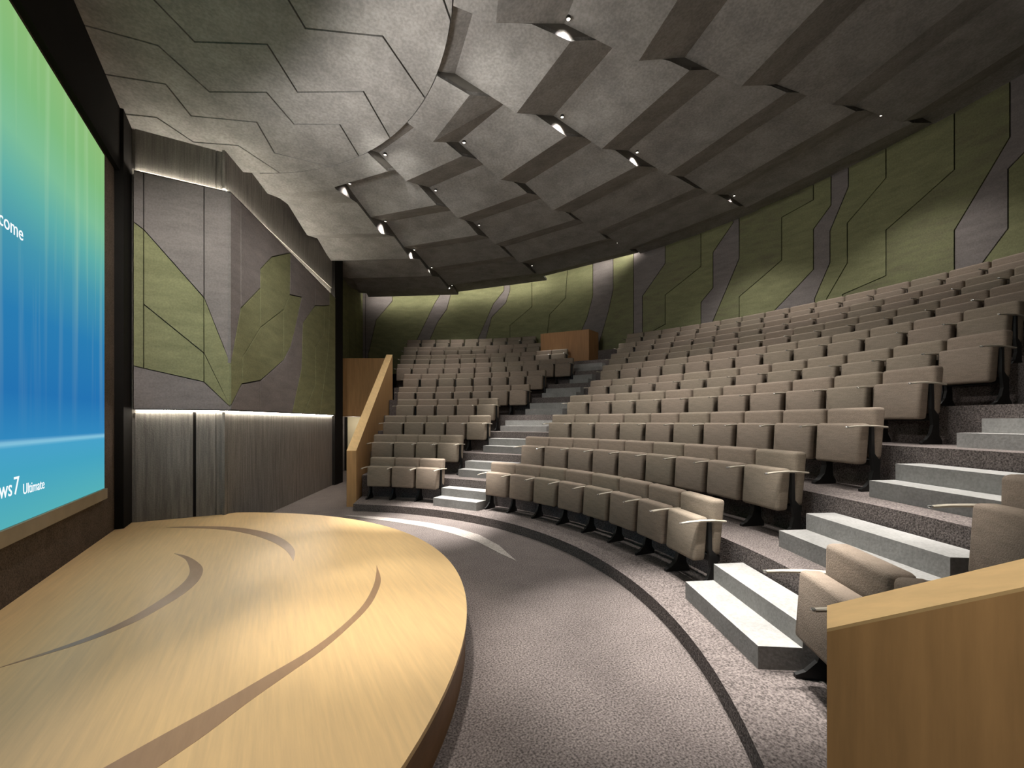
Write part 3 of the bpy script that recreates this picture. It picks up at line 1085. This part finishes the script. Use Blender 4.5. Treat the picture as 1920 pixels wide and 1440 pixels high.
# ---------------------------------------------------------------- seats
PITCH = 0.6
rnd = random.Random(7)


def cushion_bm():
    bm = bm_box(-0.255, -0.115, -0.266, 0.266, 0.285, 0.725, bevel=0.034, seg=3)
    for v in bm.verts:
        t = (v.co.z - 0.285) / 0.44
        v.co.x += -0.022 * (1 - t) + 0.014 * t
        if v.co.x < -0.2:
            v.co.x -= 0.012 * (1 - (v.co.y / 0.27) ** 2)
        v.co.y *= 0.965 + 0.035 * t
    return bm


def back_bm():
    bm = bm_box(-0.075, 0.075, -0.289, 0.289, 0.34, 0.90, bevel=0.038, seg=3)
    for v in bm.verts:
        t = (v.co.z - 0.34) / 0.56
        w = 0.62 + 0.38 * min(1, t * 1.6)
        v.co.x = v.co.x * w - 0.035 * (1 - t)
        if v.co.z > 0.8:
            v.co.z += 0.006 * (1 - (v.co.y / 0.3) ** 2)
    return bm


def arm_bm(y):
    bm = bmesh.new()
    prof = [(0.060, 0.694, 0.026), (-0.06, 0.706, 0.024), (-0.20, 0.710, 0.022), (-0.34, 0.704, 0.017), (-0.430, 0.694, 0.011)]
    secs = []
    for x, z, w in prof:
        secs.append([bm.verts.new(p) for p in ((x, y - w, z - 0.006), (x, y - w * 0.8, z - 0.018), (x, y + w * 0.8, z - 0.018), (x, y + w, z - 0.006), (x, y + w * 0.6, z), (x, y - w * 0.6, z))])
    for a, b in zip(secs, secs[1:]):
        for i in range(6):
            bm.faces.new((a[i], a[(i + 1) % 6], b[(i + 1) % 6], b[i]))
    bm.faces.new(secs[0])
    bm.faces.new(secs[-1])
    return bm


def tip_bm(y):
    bm = bm_box(-0.448, -0.425, y - 0.013, y + 0.013, 0.678, 0.695, bevel=0.005, seg=1)
    return bm


def leg_bm(y):
    """cast side standard: upright blade with a foot flared forward"""
    prof = [(0.03, 0.0), (0.03, 0.04), (-0.01, 0.10), (-0.02, 0.33), (-0.085, 0.40), (-0.092, 0.692), (-0.128, 0.692), (-0.128, 0.40), (-0.10, 0.22), (-0.13, 0.12), (-0.20, 0.05), (-0.26, 0.025), (-0.26, 0.0)]
    bm = bmesh.new()
    t = 0.016
    a = [bm.verts.new((x, y - t, z)) for x, z in prof]
    b = [bm.verts.new((x, y + t, z)) for x, z in prof]
    n = len(prof)
    for i in range(n):
        bm.faces.new((a[i], a[(i + 1) % n], b[(i + 1) % n], b[i]))
    fa, fb = bm.faces.new(a), bm.faces.new(b)
    bm.normal_update()
    bmesh.ops.triangulate(bm, faces=[fa, fb])
    return bm


def pan_bm():
    return bm_box(-0.10, 0.02, -0.272, 0.272, 0.27, 0.34, bevel=0.008, seg=1)


proto = []
E3 = Matrix.Identity(4)


def make_seat(both, fab):
    t = empty('auditorium_seat', (0, 0, -50))
    obj('backrest', back_bm(), fab, t, True)
    obj('seat_cushion', cushion_bm(), fab, t, True)
    obj('hinge_bar', pan_bm(), LEG_M, t)
    for y in ((-0.29, 0.29) if both else (-0.3,)):
        am = obj('armrest', arm_bm(y), ARM_M, t)
        obj('armrest_tip', tip_bm(y), CHROME, am)
        obj('leg', leg_bm(y * 0.94 if both else y), LEG_M, t)
    return t


PROTO = {}
used = set()


def place_seat(r, deg, z, both, label, group, flip=False):
    key = (both, rnd.random() < 0.5)
    if key not in PROTO:
        PROTO[key] = make_seat(both, FABRIC if key[1] else FABRIC_B)
    src = PROTO[key]
    if key in used:
        t = src.copy()
        COL.objects.link(t)
        for ch in list(src.children):
            c = ch.copy()
            COL.objects.link(c)
            c.parent = t
            for g in list(ch.children):
                h = g.copy()
                COL.objects.link(h)
                h.parent = c
    else:
        used.add(key)
        t = src
    t.location = (*pol(r, deg), z)
    t.rotation_euler = (0, 0, R(deg))
    tag(t, label, 'seat', group)
    return t


ROWN = ['front', 'second', 'third', 'fourth', 'fifth', 'sixth', 'seventh', 'eighth', 'ninth', 'tenth']
FRAME_ANG = [-60, -60, -60, -60, -60, -21.5, -18.5, -16.0, -14.5]
for k in range(1, 10):
    rs = R1 + OFF + (k - 1) * DR
    z = tier_z(k)
    nseat = 7 + k
    a0 = MID_FAR[k - 1]
    if k <= 5:
        step = (a0 - MID_NEAR[k - 1]) / nseat
    else:
        step = math.degrees(PITCH * 1.005 / rs)
    for i in range(nseat):
        d = a0 - step * (i + 0.5)
        if d < FRAME_ANG[k - 1]:
            break
        place_seat(rs, d, z, i == 0 or i == nseat - 1,
                   'taupe tip-up seat, %s row of the middle block, %s from the booth aisle' % (ROWN[k - 1], ORD[i]),
                   'middle block %s row seats' % ROWN[k - 1])
for k in range(1, 11):
    rs = R1 + OFF + (k - 1) * DR
    z = tier_z(k)
    n = (3, 4, 5, 5, 7, 8, 11, 11, 10, 9)[k - 1]
    a1 = min((52.9, 55.8, 56.5, 56.4, 58.0, 58.6, 61.3, 61.8, 62.0, 62.3)[k - 1], line_ang(rs, FAR0, FARD) - 0.1)
    step = (a1 - FAR_END[k - 1]) / n
    for i in range(n):
        place_seat(rs, FAR_END[k - 1] + step * (i + 0.5), z, i == n - 1 or i == 0,
                   'taupe tip-up seat, %s row of the corridor side block, %s from the booth aisle' % (ROWN[k - 1], ORD[i]),
                   'corridor side block %s row seats' % ROWN[k - 1])
for k in range(1, 5):
    rs = R1 + OFF + (k - 1) * DR
    z = tier_z(k)
    step = math.degrees(PITCH / rs)
    for i in range((2, 1, 1, 1)[k - 1]):
        place_seat(rs, NEAR_START[k - 1] - step * (i + 0.5), z, i == 0,
                   'taupe tip-up seat, %s row behind the close oak balustrade, %s from the aisle steps' % (ROWN[k - 1], ORD[i]),
                   'seats behind the close balustrade, %s row' % ROWN[k - 1])
